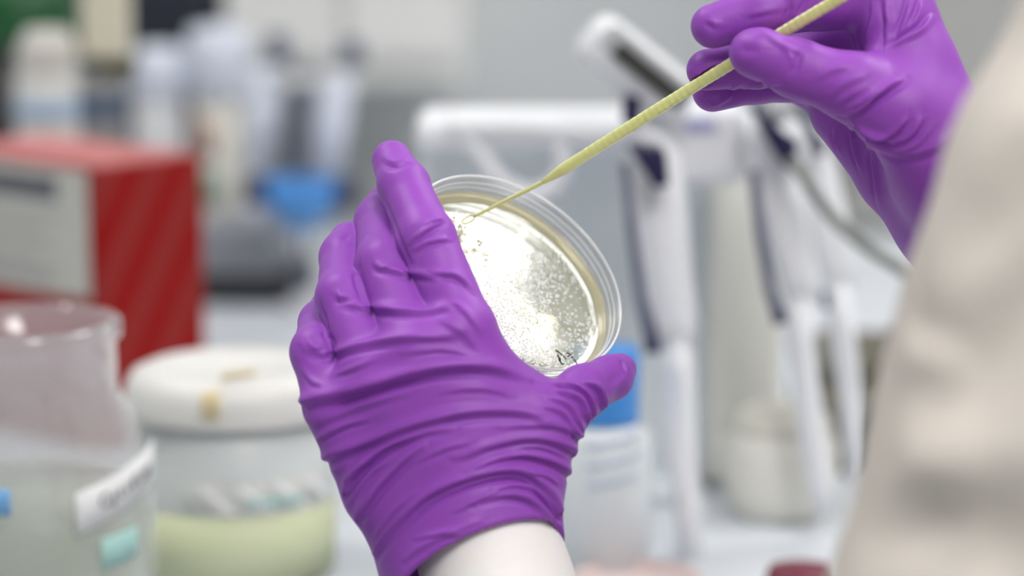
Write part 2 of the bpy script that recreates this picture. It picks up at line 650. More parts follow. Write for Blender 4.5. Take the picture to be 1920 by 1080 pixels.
mk('agar_rim', lathe([(ra + .0001, AGAR_Z - .001), (ra + .0003, AGAR_Z + .0030), (ra - .0001, AGAR_Z + .0031), (ra - .0006, AGAR_Z + .0016), (ra - .0012, AGAR_Z + .0007), (ra - .0019, AGAR_Z + .0003), (ra - .0019, AGAR_Z + .0001), (ra - .0012, AGAR_Z + .0001)], 160, True), M['agar_rim'], dish)

rng = np.random.default_rng(7)


def blob(c, r, hgt, seg=8):
    v, f = [], []
    rings = 3
    v.append((c[0], c[1], c[2] + hgt))
    for i in range(1, rings + 1):
        a = i / rings * math.pi / 2
        for j in range(seg):
            t = 2 * math.pi * j / seg
            v.append((c[0] + r * math.sin(a) * math.cos(t), c[1] + r * math.sin(a) * math.sin(t), c[2] + hgt * math.cos(a)))
    for j in range(seg): f.append((0, 1 + j, 1 + (j + 1) % seg))
    for i in range(rings - 1):
        for j in range(seg):
            a = 1 + i * seg
            f.append((a + j, a + seg + j, a + seg + (j + 1) % seg, a + (j + 1) % seg))
    return v, f


# the speckle of colonies: dense along the lower left, a fan across the middle and the right, sparse near the top
parts = []
def dens(px, py):
    d = 0.0
    for (cx, cy, sx, sy, rot, w) in ((960, 570, 65, 45, 0.5, 1.0), (1010, 535, 45, 40, 0, 0.9), (1000, 670, 70, 32, 0, 1.0), (930, 600, 30, 60, -0.5, 0.8), (1095, 630, 28, 40, 0, 0.5), (1085, 500, 30, 60, -0.6, 0.5), (1050, 600, 60, 60, 0, 0.25), (880, 480, 40, 60, -.4, .25)):
        x, y = px - cx, py - cy
        a = (x * math.cos(rot) + y * math.sin(rot)) / sx; b = (-x * math.sin(rot) + y * math.cos(rot)) / sy
        d = max(d, w * math.exp(-(a * a + b * b)))
    return d
k = 0
while k < 2300:
    px, py = rng.uniform(800, 1160), rng.uniform(350, 705)
    q = dish_local(px, py, AGAR_Z)
    if math.hypot(q[0], q[1]) > ra - 0.0035: continue
    k += 0.2
    if rng.uniform() > dens(px, py): continue
    k += 0.8
    r = rng.uniform(0.00030, 0.00050)
    parts.append(blob(q, r, r * 0.7, 7))
tag(mk('bacterial_colonies', join(*parts), M['colony'], dish), 'fine white speckle of colonies', kind='stuff')
for (px, py, r) in ((897, 452, .0007), (903, 455, .0006), (899, 459, .0006), (988, 479, .0004), (851, 408, .0006)):
    mk('colony', blob(dish_local(px, py, AGAR_Z), r, r * .8, 12), M['tan'], dish)
films = []
for k in range(26):
    t = rng.uniform()
    px, py = 835 + 60 * t + rng.normal() * 9, 405 + 70 * t + rng.normal() * 9
    q = dish_local(px, py, AGAR_Z)
    films.append(blob(q, rng.uniform(.0005, .0012), 0.0004, 9))
mk('surface_film', join(*films), clear('film', (.9, .87, .76), .1, haze=.3, hazecol=(.8, .74, .6)), dish)
ink = []
for st in (((1042, 656), (1052, 664), (1061, 673)), ((1044, 668), (1050, 672), (1052, 681), (1058, 683)), ((1063, 661), (1072, 666)), ((1064, 668), (1072, 664)), ((1072, 668), (1078, 676), (1083, 684)), ((1046, 664), (1049, 677))):
    P = [dish_local(x, y, AGAR_Z + 0.00015) for x, y in spline(st, 8)]
    ink.append(tube(P, 0.00022, 6, up=(0.1, 0.2, 1)))
mk('marker_writing', join(*ink), M['ink'], dish)

# ------------------------------------------------------------------ inoculating loop
lp = dish_local(880, 411, AGAR_Z + 0.0034)
loop_c = base_c + u_c * lp[0] + v_c * lp[1] + n_c * lp[2]
D_LOOP = -loop_c[2]
D_HAND = 0.962
M['stick'] = bpy.data.materials.new('yellow_green_plastic')
M['stick'].use_nodes = True
_nt = M['stick'].node_tree
_b = _nt.nodes['Principled BSDF']
_b.inputs['Base Color'].default_value = (0.93, 0.95, 0.42, 1)
_b.inputs['Roughness'].default_value = 0.25
_b.inputs['Transmission Weight'].default_value = 0.35
_b.inputs['IOR'].default_value = 1.3


def sp(px, py):
    """point on the loop's axis: depth runs from the agar up to the fingers"""
    t = (px - 878) / (1385 - 878)
    return w2(cp(px, py, D_LOOP + (D_HAND - D_LOOP) * t))


lr = root('inoculating_loop', Vector(sp(1018, 342)), 'thin yellow green plastic inoculating loop, its ring touching the agar', 'inoculating loop')
lo_ = np.array(lr.location)
HPC = []                                # the handle's axis in camera space
hp, hr = [], []
NS = 220
for i in range(NS):
    t = i / (NS - 1)
    px, py = 1019 + (1640 - 1019) * t, 341 + (-42 - 341) * t
    px -= 2.5 * math.sin(math.pi * t); py -= 3 * math.sin(math.pi * t)
    d = math.hypot(px - 1019, py - 341)
    r = 11.2 * min(1.0, 0.42 + d / 75.0) if d < 45 else 11.2
    if d > 80 and (i % 4 == 0): r *= 0.93
    hp.append(sp(px, py) - lo_); HPC.append((sp(px, py) - RCn[:3, 3]) @ RCn[:3, :3]); hr.append(r / F)
mk('handle', tube(hp, hr, 20, power=0.72, up=(0, -1, 0.2)), M['stick'], lr)
npx = spline([(1024, 338), (985, 358), (940, 380), (888, 406.5)], 20)
mk('needle', tube([sp(*p) - lo_ for p in npx], [0.00085 - 0.00028 * i / 19 for i in range(20)], 12), M['stick'], lr)
ring = []
for i in range(33):
    a = 2 * math.pi * i / 32
    x, y = 12.5 * math.cos(a), 5.5 * math.sin(a)
    c, s = math.cos(-0.46), math.sin(-0.46)
    ring.append(sp(878 + x * c - y * s, 412 + x * s + y * c) - lo_)
mk('loop_ring', tube(ring, 0.00034, 8, cap=False), M['stick'], lr)
# ------------------------------------------------------------------ the person: two gloved hands, forearm, coat
person = root('person', Vector((0.42, 0.86, 0.0)), 'person in a beige lab coat and purple gloves streaking a dish, seen over the arm', 'person')
VOX = 0.0006


def hand(palm, fingers, kp=0.012, kf=0.003, lo=None, hi=None, extra=None, vox=VOX):
    pts = [q for ch in palm for q in ch] + [q for ch in fingers for q in ch]
    A = np.array([p - r for p, r in pts]).min(0) - 0.004
    B = np.array([p + r for p, r in pts]).max(0) + 0.004
    fl = Field(A, B, vox)
    P = None
    for ch in palm:
        c = fl.chain(ch, 0.004) if len(ch) > 1 else fl.cone(ch[0][0], ch[0][0], ch[0][1], ch[0][1])
        P = c if P is None else smin(P, c, kp)
    S = P
    for ch in fingers:
        c = smin(P, fl.chain(ch, 0.003), kf)
        S = smin(S, c, 0.0003)
    if extra is not None: S = extra(fl, S)
    V, Q = fl.mesh(S)
    return relax(V, Q, 1, 0.5), Q


# --- left hand: back of the hand towards the camera, thumb to the right, fingers curling away behind the dish
ZL = 44
L_palm = [
    [J(868, 618, ZL + 8, 62), J(905, 820, ZL + 6, 70), J(925, 1060, ZL, 112)],
    [J(780, 650, ZL + 10, 62), J(850, 850, ZL + 6, 74), J(890, 1080, ZL, 116)],
    [J(702, 700, ZL + 8, 60), J(790, 880, ZL + 4, 72), J(868, 1090, ZL, 118)],
    [J(624, 758, ZL + 2, 57), J(716, 920, ZL, 70), J(862, 1092, ZL - 4, 114)],
    [J(975, 985, ZL + 2, 68), J(1018, 800, ZL + 2, 66)],
    [J(900, 700, ZL + 2, 58), J(1000, 775, ZL + 2, 62)],
    [J(862, 1092, ZL, 116), J(905, 1180, ZL + 16, 140)],
    [J(925, 1060, ZL, 112), J(960, 1180, ZL + 18, 130)],
]
L_f = [
    [J(868, 618, ZL + 8, 60), J(800, 448, ZL - 5, 54), J(757, 348, ZL - 22, 47), J(735, 301, ZL - 33, 38)],
    [J(780, 650, ZL + 10, 58), J(724, 500, ZL - 12, 57), J(716, 415, ZL - 38, 49), J(722, 385, ZL - 50, 38)],
    [J(702, 700, ZL + 8, 57), J(646, 560, ZL - 10, 53), J(647, 482, ZL - 32, 46), J(655, 454, ZL - 38, 39)],
    [J(624, 758, ZL + 2, 54), J(594, 660, ZL - 6, 48), J(604, 606, ZL - 26, 42), J(618, 580, ZL - 38, 38)],
    [J(1018, 800, ZL + 2, 66), J(1094, 733, ZL - 6, 48), J(1146, 707, ZL - 16, 41), J(1165, 691, ZL - 19, 28)],
]
cuff_c = cp(905, 1090, 1.0 - ZL / 1000)
cuff_d = np.array((0.50, -1.0, 0.85)); cuff_d /= np.linalg.norm(cuff_d)


def cuff(fl, S):
    S = np.maximum(S, -dish_sdf(fl))
    x, y, z = fl.x - cuff_c[0], fl.y - cuff_c[1], fl.z - cuff_c[2]
    h = x * cuff_d[0] + y * cuff_d[1] + z * cuff_d[2]
    inner = np.maximum(S + 0.0020, -(h + 0.035))
    return np.maximum(np.maximum(S, h), -inner)


L_folds = [
    (((700, 720), (760, 712), (820, 705)), .5, 1.2, .6),
    (((620, 700), (660, 690), (700, 672)), .5, 1.2, .6),
    (((760, 660), (830, 655), (900, 668)), .5, 1.4, .6),
    (((830, 735), (900, 728), (960, 740)), .5, 1.3, .6),
    (((590, 826), (640, 800), (690, 786)), .8, 1.3, .7, 'runin'),
    (((650, 945), (690, 890), (730, 862)), .8, 1.3, .7),
    (((700, 1005), (735, 960), (780, 920)), .8, 1.3, .7),
    (((770, 870), (830, 842), (880, 828)), .6, 1.3, .7),
    (((960, 842), (1010, 838), (1068, 858)), .8, 1.0, .8),
    (((985, 885), (1020, 890), (1052, 908)), .9, 1.0, .8),
    (((850, 960), (900, 935), (950, 912)), .7, 1.2, .6),
    (((560, 690), (580, 712), (604, 722)), .5, 1.3, .5),
    # clefts between the fingers
    (((706, 358), (722, 400), (745, 455), (766, 506)), 0.8, 1.0, 0, 'groove'),
    (((664, 490), (672, 530), (686, 574)), 0.8, 1.0, 0, 'groove'),
    (((591, 558), (604, 608), (622, 657)), 0.8, 1.0, 0, 'groove'),
    # pts, height mm, half width mm, valley share
    (((717, 497), (740, 505), (770, 512), (815, 519)), 1.0, 1.6, .5),
    (((815, 510), (845, 512), (870, 522), (890, 542)), 1.1, 1.4, .7),
    (((645, 565), (680, 572), (740, 580), (800, 578), (840, 572)), 1.2, 2.0, .6),
    (((575, 652), (610, 662), (650, 652), (690, 640), (750, 632), (820, 631), (855, 627)), 1.2, 2.0, .6),
    (((563, 752), (620, 741), (685, 724), (755, 702), (820, 688), (890, 683), (940, 688), (985, 704)), 2.2, 2.6, .75, 'runin'),
    (((575, 800), (640, 775), (700, 752), (760, 738)), .7, 2.0, .5),
    (((600, 862), (637, 846), (690, 827), (753, 801), (830, 780), (916, 768), (993, 773), (1022, 786)), 1.6, 2.2, .7, 'runin'),
    (((642, 916), (671, 878), (719, 839), (791, 810), (840, 800)), 1.5, 1.8, .8, 'runin'),
    (((666, 969), (704, 916), (748, 868), (791, 834)), 1.4, 1.8, .8, 'runin'),
    (((694, 1040), (728, 993), (767, 955), (810, 921), (868, 897), (935, 881), (974, 881), (1008, 897), (1042, 930), (1056, 950)), 2.0, 2.3, .8, 'runout'),
    (((640, 905), (668, 880), (700, 858)), .8, 1.4, .6),
    (((860, 858), (890, 846), (935, 830), (993, 821), (1041, 826), (1083, 846), (1092, 858)), 1.1, 1.8, .7, 'runout'),
    (((880, 880), (905, 870), (955, 855), (1012, 855), (1062, 876), (1080, 888)), 1.2, 1.6, .8, 'runout'),
    (((950, 800), (1000, 795), (1050, 800), (1090, 815), (1106, 826)), .9, 1.6, .6, 'runout'),
    (((897, 940), (955, 926), (1003, 940), (1044, 976)), 1.3, 1.5, .7),
    (((930, 915), (975, 908), (1015, 922), (1044, 950), (1058, 965)), 1.2, 1.3, .8, 'runout'),
    (((760, 1045), (800, 1018), (850, 995), (900, 975)), 1.0, 1.6, .5),
    (((780, 1010), (830, 1000), (870, 1003)), .8, 1.2, .6),
    # thumb
    (((1040, 712), (1056, 713), (1083, 720), (1104, 736), (1114, 756), (1120, 774)), 1.3, 1.3, .9, 'runout'),
    (((1090, 713), (1115, 719), (1131, 731), (1138, 749), (1142, 766)), 1.4, 1.4, .9, 'runout'),
    (((1045, 727), (1070, 733), (1093, 748), (1105, 772), (1112, 786)), 1.3, 1.3, .9, 'runout'),
    (((1030, 742), (1060, 750), (1080, 766), (1090, 786), (1098, 802)), 1.1, 1.3, .8, 'runout'),
    (((1020, 760), (1045, 765), (1067, 780), (1082, 806), (1092, 822)), .9, 1.3, .8, 'runout'),
    (((1168, 668), (1174, 682), (1181, 698)), .9, 1.0, 0, 'groove'),
    (((1152, 738), (1160, 722), (1180, 704)), .8, 1.2, 0, 'bump'),
    # finger joints
    (((712, 300), (733, 308), (757, 302), (772, 294)), 1.0, 1.3, 0, 'groove'),
    (((712, 288), (735, 294), (765, 284)), .5, 1.2, 0, 'bump'),
    (((768, 452), (790, 436), (812, 422), (834, 410)), .8, 1.2, .7),
    (((775, 468), (800, 455), (825, 448), (845, 446)), .7, 1.2, .7),
    (((800, 418), (818, 410), (832, 404)), .7, 1.0, .5),
    (((700, 490), (712, 500), (728, 498)), .7, 1.6, .5),
    (((628, 548), (642, 556), (660, 552)), .8, 1.6, .5),
    (((655, 430), (648, 440), (640, 442)), .7, 1.2, .5, 'groove'),
    (((578, 640), (592, 652), (606, 648)), .6, 1.4, .4),
    (((850, 560), (880, 590), (905, 625)), .6, 1.6, .4),
    (((830, 600), (870, 625), (910, 670)), .5, 2.0, .3),
]
V, Q = hand(L_palm, L_f, extra=cuff)
N = normals(V, Q)
V = V + N * crease(V, N, L_folds)[:, None]
tag(nmesh('glove', V, Q, M['glove'], person), 'purple nitrile glove on the hand holding the dish')

# --- right hand: thumb nearest, pinching the handle of the loop against index and middle finger
def JR(px, py, z, r): return J(px, py, z + 40, r)


R_palm = [
    [JR(1668, 0, -6, 78), JR(1712, 130, 0, 82), JR(1785, 290, 4, 96)],
    [JR(1655, 40, -24, 66), JR(1790, 330, -10, 100)],
    [JR(1620, 140, -34, 62), JR(1790, 370, -16, 100)],
    [JR(1578, 215, -38, 55), JR(1680, 330, -30, 68), JR(1790, 440, -22, 84)],
    [JR(1606, 166, 14, 64), JR(1690, 215, 12, 78), JR(1785, 310, 8, 96)],
    [JR(1790, 320, 0, 100), JR(1900, 470, 6, 150)],
    [JR(1790, 420, -18, 90), JR(1890, 520, -4, 140)],
]
R_f = [
    [JR(1606, 166, 14, 62), JR(1492, 128, 13, 54), JR(1425, 101, 12.5, 46), JR(1410, 99, 11.5, 43)],
    [JR(1668, -8, -8, 66), JR(1550, -2, -6, 57), JR(1430, 22, -4, 48), JR(1337, 49, -3, 42)],
    [JR(1650, 60, -26, 60), JR(1530, 98, -30, 52), JR(1420, 120, -18, 44), JR(1326, 131, -14, 39)],
    [JR(1620, 140, -34, 55), JR(1530, 148, -42, 46), JR(1420, 150, -32, 42), JR(1336, 172, -26, 38)],
    [JR(1578, 205, -40, 50), JR(1520, 160, -52, 40), JR(1440, 145, -46, 36), JR(1390, 165, -42, 32)],
]


def rcut(fl, S):
    # leave room for the handle of the loop between the fingers
    a = cp(1019, 341, D_LOOP + (D_HAND - D_LOOP) * (1019 - 878) / 507.0)
    b = cp(1640, -42, D_LOOP + (D_HAND - D_LOOP) * (1640 - 878) / 507.0)
    return np.maximum(S, -fl.cone(a, b, 0.0031, 0.0031))


R_folds = [
    (((1578, 219), (1609, 209), (1640, 180), (1668, 160), (1690, 145)), 1.6, 1.7, .8),
    (((1590, 205), (1615, 190), (1640, 166)), .8, 1.4, .6),
    (((1600, 240), (1620, 252), (1645, 263), (1672, 268)), 1.8, 1.5, .9),
    (((1640, 262), (1668, 256), (1690, 236), (1700, 220)), 1.0, 1.3, .7),
    (((1660, 275), (1700, 262), (1722, 236), (1730, 218)), .9, 1.4, .7),
    (((1690, 282), (1720, 270), (1745, 244)), .7, 1.4, .6),
    (((1625, 280), (1680, 290), (1740, 280), (1800, 250)), .9, 2.5, .6),
    (((1612, 245), (1628, 290), (1636, 340), (1640, 390)), .9, 1.8, .6),
    (((1590, 230), (1596, 280), (1606, 320)), .8, 1.6, .6),
    (((1562, 240), (1560, 262), (1566, 290)), .7, 1.3, .5),
    (((1658, -6), (1662, 40), (1659, 88)), 1.2, 1.4, .7),
    (((1636, 0), (1630, 40), (1612, 80)), .7, 1.4, .5),
    (((1712, -6), (1700, 30), (1684, 70)), 1.1, 1.3, .7),
    (((1752, 28), (1722, 57), (1690, 75), (1660, 88)), 1.3, 1.3, .7),
    (((1730, 0), (1722, 25), (1705, 50)), .7, 1.2, .6),
    # thumb
    (((1431, 58), (1450, 70), (1470, 84), (1490, 92), (1501, 96)), .9, 1.2, .5, 'bump'),
    (((1502, 92), (1496, 115), (1482, 142)), .9, 1.2, 0, 'groove'),
    (((1470, 86), (1485, 110), (1488, 130)), .5, 1.0, 0, 'bump'),
    (((1385, 85), (1402, 96), (1425, 94)), .5, 1.6, 0, 'groove'),
    (((1530, 150), (1560, 130), (1590, 122)), .5, 1.8, .5),
    (((1545, 190), (1580, 160), (1620, 140)), .5, 1.8, .5),
    (((1556, 205), (1590, 182), (1630, 160)), .5, 1.6, .5),
    # index, middle, ring
    (((1330, 34), (1338, 44), (1355, 46)), .5, 1.2, 0, 'bump'),
    (((1320, 40), (1330, 50), (1345, 54)), .5, 1.2, 0, 'groove'),
    (((1480, -4), (1479, 20), (1476, 50)), 1.0, 1.1, 0, 'groove'),
    (((1512, -4), (1505, 12), (1495, 30)), .8, 1.0, 0, 'groove'),
    (((1400, 30), (1425, 24), (1470, 16)), .4, 1.4, .5),
    (((1300, 150), (1330, 148), (1370, 140)), .5, 1.4, .6),
    (((1330, 206), (1360, 190), (1390, 160)), .6, 1.1, 0, 'bump'),
    (((1400, 176), (1430, 165), (1460, 160)), .7, 1.2, .6),
]
V, Q = hand(R_palm, R_f, kp=0.011, kf=0.0045, extra=rcut)
N = normals(V, Q)
V = V + N * crease(V, N, R_folds)[:, None]
HPC = np.array(HPC)
fine = np.stack([np.interp(np.linspace(0, len(HPC) - 1, 1200), np.arange(len(HPC)), HPC[:, c]) for c in range(3)], 1)
hb_lo, hb_hi = HPC.min(0) - .006, HPC.max(0) + .006
near = np.where(((V > hb_lo) & (V < hb_hi)).all(1))[0]
for s0 in range(0, len(near), 4000):
    ii = near[s0:s0 + 4000]
    d2 = ((V[ii][:, None] - fine[None]) ** 2).sum(2)
    k = d2.argmin(1)
    gr = V[ii] - fine[k]
    gl_ = np.linalg.norm(gr, axis=1)
    V[ii] = V[ii] + np.where((gl_ < 0.0028)[:, None], gr / (gl_[:, None] + 1e-9) * (0.0028 - gl_)[:, None], 0)   # the handle presses into the fingertips
tag(nmesh('glove', V, Q, M['glove'], person), 'purple nitrile glove on the hand pinching the loop')

# --- body: one continuous surface from the wrists through the arms and the trunk
arm_d = np.array((0.24, -0.85, 0.47)); arm_d /= np.linalg.norm(arm_d)
wl = cp(928, 1072, 1.0 - ZL / 1000)
el_l = wl + np.array((0.062, -0.225, 0.115))
sh_l = cp(2560, -260, 0.74)
sh_r = sh_l + np.array((0.17, 0.02, -0.28))
neck = (sh_l + sh_r) / 2 + np.array((0.09, 0.03, 0))
hip = (sh_l + sh_r) / 2 + np.array((0.14, -0.52, 0.10))
wr = cp(1900, 480, 0.955)
el_r = wr + np.array((0.20, -0.11, 0.06))
allp = np.array([wl + (-.06, .06, -.05), el_l, sh_l, sh_r, neck + (0, .1, 0), hip + (.2, -.2, .2), hip - (.2, .2, .2), wr, el_r])
BL, BH = allp.min(0) - 0.1, allp.max(0) + 0.1
fb = Field(BL, BH, 0.006)
B = fb.cone(wl - arm_d * 0.028, wl + arm_d * 0.05, 0.0250, 0.0285)
B = smin(B, fb.cone(wl + arm_d * 0.05, el_l, 0.0285, 0.040), 0.01)
B = smin(B, fb.cone(el_l, sh_l, 0.040, 0.050), 0.02)
B = smin(B, fb.cone(sh_l, sh_r, 0.060, 0.060), 0.04)
B = smin(B, fb.cone((sh_l + sh_r) / 2 + (0.10, -0.06, 0), hip, 0.110, 0.120), 0.06)
B = smin(B, fb.cone(neck, neck + (0, 0.07, 0), 0.055, 0.052), 0.03)
B = smin(B, fb.cone(sh_r, el_r, 0.050, 0.040), 0.02)
B = smin(B, fb.cone(el_r, wr, 0.038, 0.024), 0.01)
V, Q = fb.mesh(B)
bo = nmesh('body', relax(V, Q, 3), Q, M['skin'], person)
tag(bo, 'pale bare wrist below the glove')
sb = bo.modifiers.new('smooth', 'SUBSURF'); sb.levels = 1; sb.render_levels = 1

# --- lab coat: sleeves and trunk; the near sleeve is the blurred beige shape at the right edge
fc = Field(BL - 0.06, BH + 0.06, 0.005)
AXS = [(1610, 1900, .800, .0500), (1930, 1180, .755, .0535), (2035, 800, .748, .0545), (2085, 620, .745, .0545), (2165, 380, .742, .0550), (2330, 100, .740, .0550), (2500, -100, .740, .060)]
C = None
for (x0_, y0_, d0_, r0_), (x1_, y1_, d1_, r1_) in zip(AXS[:-1], AXS[1:]):
    c = fc.cone(cp(x0_, y0_, d0_), cp(x1_, y1_, d1_), r0_, r1_)
    C = c if C is None else smin(C, c, 0.006)
C = smin(C, fc.cone(cp(2500, -100, 0.74), sh_l, 0.060, 0.066), 0.02)
C = smin(C, fc.cone(sh_l, sh_r, 0.073, 0.073), 0.04)
C = smin(C, fc.cone((sh_l + sh_r) / 2 + (0.10, -0.06, 0), hip + (0, -.1, 0), 0.125, 0.14), 0.06)
C = smin(C, fc.cone(sh_r, el_r, 0.062, 0.055), 0.03)
C = smin(C, fc.cone(el_r, wr + (0.035, -0.018, .01), 0.054, 0.040), 0.015)
V, Q = fc.mesh(C)
V = relax(V, Q, 2)
N = normals(V, Q)
C_folds = [
    (((1720, 830), (1790, 720), (1860, 620), (1960, 500)), 5, 10, 0, 'groove'),
    (((1680, 632), (1730, 668), (1790, 690)), 3, 4.5, 0, 'bump'),
    (((1700, 612), (1740, 638), (1790, 655)), 2.5, 5, 0, 'groove'),
    (((1660, 930), (1750, 880), (1860, 885), (1970, 850)), 4, 11, 0, 'bump'),
    (((1640, 1050), (1700, 985), (1770, 965), (1840, 990)), 4, 9, 0, 'groove'),
    (((1820, 1110), (1880, 1000), (1970, 870)), 5, 10, 0, 'groove'),
    (((1720, 520), (1800, 420), (1880, 250), (1960, 100)), 3.5, 11, 0, 'bump'),
    (((1790, 520), (1860, 400), (1960, 250)), 3, 9, 0, 'groove'),
]
V = V + N * crease(V, N, C_folds, 60)[:, None]
tag(nmesh('lab_coat', V, Q, M['coat'], person), 'beige lab coat')
# ------------------------------------------------------------------ things on the bench
def L(r, px, py, D):
    return at(px, py, D) - r.location


def S(D):
    return D / F                     # metres per pixel at a depth


# --- clear wide-mouthed jar at the lower left corner
M['jar'] = clear('clear_jar_plastic', (0.955, 0.96, 0.965), 0.06, haze=0.17, hazecol=(.88, .90, .92), ior=1.5)
M['jar_fill'] = clear('pale_contents', (0.80, 0.82, 0.74), 0.3, haze=0.55, hazecol=(0.74, 0.76, 0.64), ior=1.33)
D = 1.23
p = on_bench(62, D)
jar = root('clear_jar', p, 'clear wide-mouthed plastic jar with a white tape label and a blue sticker', 'jar')
s = S(D)
top = z_at(580, D) - BENCH
rn, rbd = 168 * s, 236 * s
sh0, sh1 = z_at(715, D) - BENCH, z_at(880, D) - BENCH
prof = [(0, 0), (rbd - .006, 0), (rbd, .006), (rbd, sh1 - .012), (rbd - .003, sh1), (rn + .008, sh0 - .012), (rn, sh0), (rn, top - .008), (rn + .0025, top - .007), (rn + .0025, top), (rn - .0015, top), (rn - .0015, sh0), (rn + .006, sh0 - .014), (rbd - .005, sh1 - .002), (rbd - .002, sh1 - .012), (rbd - .002, .007), (rbd - .007, .002), (0, .002)]
mk('jar_body', lathe(prof, 96), M['jar'], jar)
fl_top = sh1 - .004
mk('jar_contents', lathe([(0, .0025), (rbd - .008, .0025), (rbd - .0028, .008), (rbd - .0028, fl_top - .01), (rbd - .009, fl_top), (0, fl_top)], 96), M['jar_fill'], jar)
M['paper'] = mat('paper_white', (0.80, 0.80, 0.80), 0.6)
M['print'] = mat('print_grey', (0.20, 0.20, 0.22), 0.6)
M['sky'] = mat('sticker_blue', (0.17, 0.42, 0.75), 0.5)
M['teal'] = mat('sticker_teal', (0.36, 0.60, 0.56), 0.5)


def wrap_patch(rad, a0, a1, zl0, zl1, zr0, zr1, n=24, th=0.0004):
    """a patch wound round a cylinder: angle a0..a1, slanting from heights zl to zr"""
    v, f = [], []
    for rr in (rad, rad + th):
        for i in range(n + 1):
            t = i / n
            a = a0 + (a1 - a0) * t
            for z in (zl0 + (zr0 - zl0) * t, zl1 + (zr1 - zl1) * t):
                v.append((rr * math.sin(a), -rr * math.cos(a), z))
    m2 = 2 * (n + 1)
    for i in range(n):
        a = 2 * i
        f.append((a, a + 1, a + 3, a + 2)); f.append((m2 + a, m2 + a + 2, m2 + a + 3, m2 + a + 1))
        f.append((a, a + 2, m2 + a + 2, m2 + a)); f.append((a + 1, m2 + a + 1, m2 + a + 3, a + 3))
    f.append((0, m2, m2 + 1, 1)); f.append((2 * n, 2 * n + 1, m2 + 2 * n + 1, m2 + 2 * n))
    return v, f


def zz(py): return z_at(py, D - .04) - BENCH
a0, a1 = math.asin(118 / 236), math.radians(84)
mk('tape_label', wrap_patch(rbd + .0002, a0, a1, zz(985), zz(905), zz(915), zz(840)), M['paper'], jar)
cw, its = "Cytidine", []
for i, ch in enumerate(cw):
    t = 0.26 + 0.56 * i / (len(cw) - 1)
    a = a0 + (a1 - a0) * t
    z = (zz(985) + zz(905)) / 2 + t * ((zz(915) + zz(840)) / 2 - (zz(985) + zz(905)) / 2)
    rr = rbd + .0011
    its.append((ch, .0082, Matrix.Translation((rr * math.sin(a), -rr * math.cos(a), z)) @ Matrix.Rotation(a, 4, 'Z') @ Matrix.Rotation(math.pi / 2, 4, 'X') @ Matrix.Rotation(0.35, 4, 'Z')))
lettering(its, M['print'], jar)
mk('blue_sticker', wrap_patch(rbd + .0002, math.asin(-60 / 236), math.asin(8 / 236), zz(938), zz(888), zz(938), zz(888)), M['sky'], jar)
mk('teal_sticker', wrap_patch(rbd + .0002, math.asin(158 / 236), math.asin(212 / 236), zz(1062), zz(1000), zz(1052), zz(992)), M['teal'], jar)

# --- white lidded tub
M['tub'] = mat('tub_plastic', (0.62, 0.65, 0.65), 0.4, sss=0.0)
M['lid'] = mat('lid_white', (0.70, 0.69, 0.665), 0.45)
M['stain'] = mat('ochre_stain', (0.74, 0.62, 0.36), 0.6)
M['lime'] = mat('lime_label', (0.60, 0.64, 0.42), 0.55)
D = 1.33
s = S(D)
p = on_bench(447, D)
tub = root('storage_tub', p, 'round white lidded tub with tan marks on its lid and a lime label', 'tub')
rl, rt = 203 * s, 186 * s
hl, hb = z_at(668, D) - BENCH, z_at(800, D - rl) - BENCH
mk('tub_body', lathe([(0, 0), (rt - .006, 0), (rt - .003, .004), (rt, hb * .5), (rt, hb + .01), (0, hb + .01)], 96), M['tub'], tub)
mk('lid', lathe([(rt + .001, hb), (rl, hb), (rl + .0006, hb + .003), (rl, hl - .009), (rl - .003, hl - .003), (rl - .010, hl), (rl - .022, hl - .001), (rl - .024, hl - .003), (0, hl - .003)], 96), M['lid'], tub)


def zt(py): return z_at(py, D - rl) - BENCH
mk('tan_mark', wrap_patch(rl + .0008, math.asin(-40 / 203), math.asin(-8 / 203), zt(775), zt(722), zt(775), zt(715), 8), M['stain'], tub)
mk('tan_mark', wrap_patch(rl + .0008, math.asin(-4 / 203), math.asin(55 / 203), zt(700), zt(684), zt(690), zt(676), 8), M['stain'], tub)
mk('lime_label', wrap_patch(rt + .0002, math.radians(-65), math.radians(80), .004, zt(975), .004, zt(965), 30), M['lime'], tub)
mk('white_label', wrap_patch(rt + .0002, math.radians(-25), math.radians(62), zt(965), zt(905), zt(955), zt(900), 24), mat('label_grey', (.62, .63, .60), .6), tub)
for k in range(4):
    a = math.radians(-22 + 22 * k)
    v = wrap_patch(rt + .0007, a, a + .10, zt(915), zt(905), zt(915), zt(905), 10)
    vv = []
    for (x, y, z) in v[0]: vv.append((x, y, z))
    # slanting light stripe
    n = 14
    bmv, bmf = [], []
    for i in range(n + 1):
        t = i / n
        for d in (0, .16):
            aa = a + t * .34 + d
            bmv.append(((rt + .0009) * math.sin(aa), -(rt + .0009) * math.cos(aa), zt(908) + (zt(964) - zt(908)) * t))
    for i in range(n): bmf.append((2 * i, 2 * i + 2, 2 * i + 3, 2 * i + 1))
    st = mk('label_stripe', (bmv, bmf), M['paper'], tub)
    so = st.modifiers.new('thickness', 'SOLIDIFY'); so.thickness = 0.0003
for k, (d0, w0) in enumerate(((12, 5), (20, 8), (31, 6), (39, 4))):
    mk('teal_mark', wrap_patch(rt + .0014, math.radians(d0), math.radians(d0 + w0), zt(952), zt(934), zt(950), zt(932), 6), M['teal'], tub)

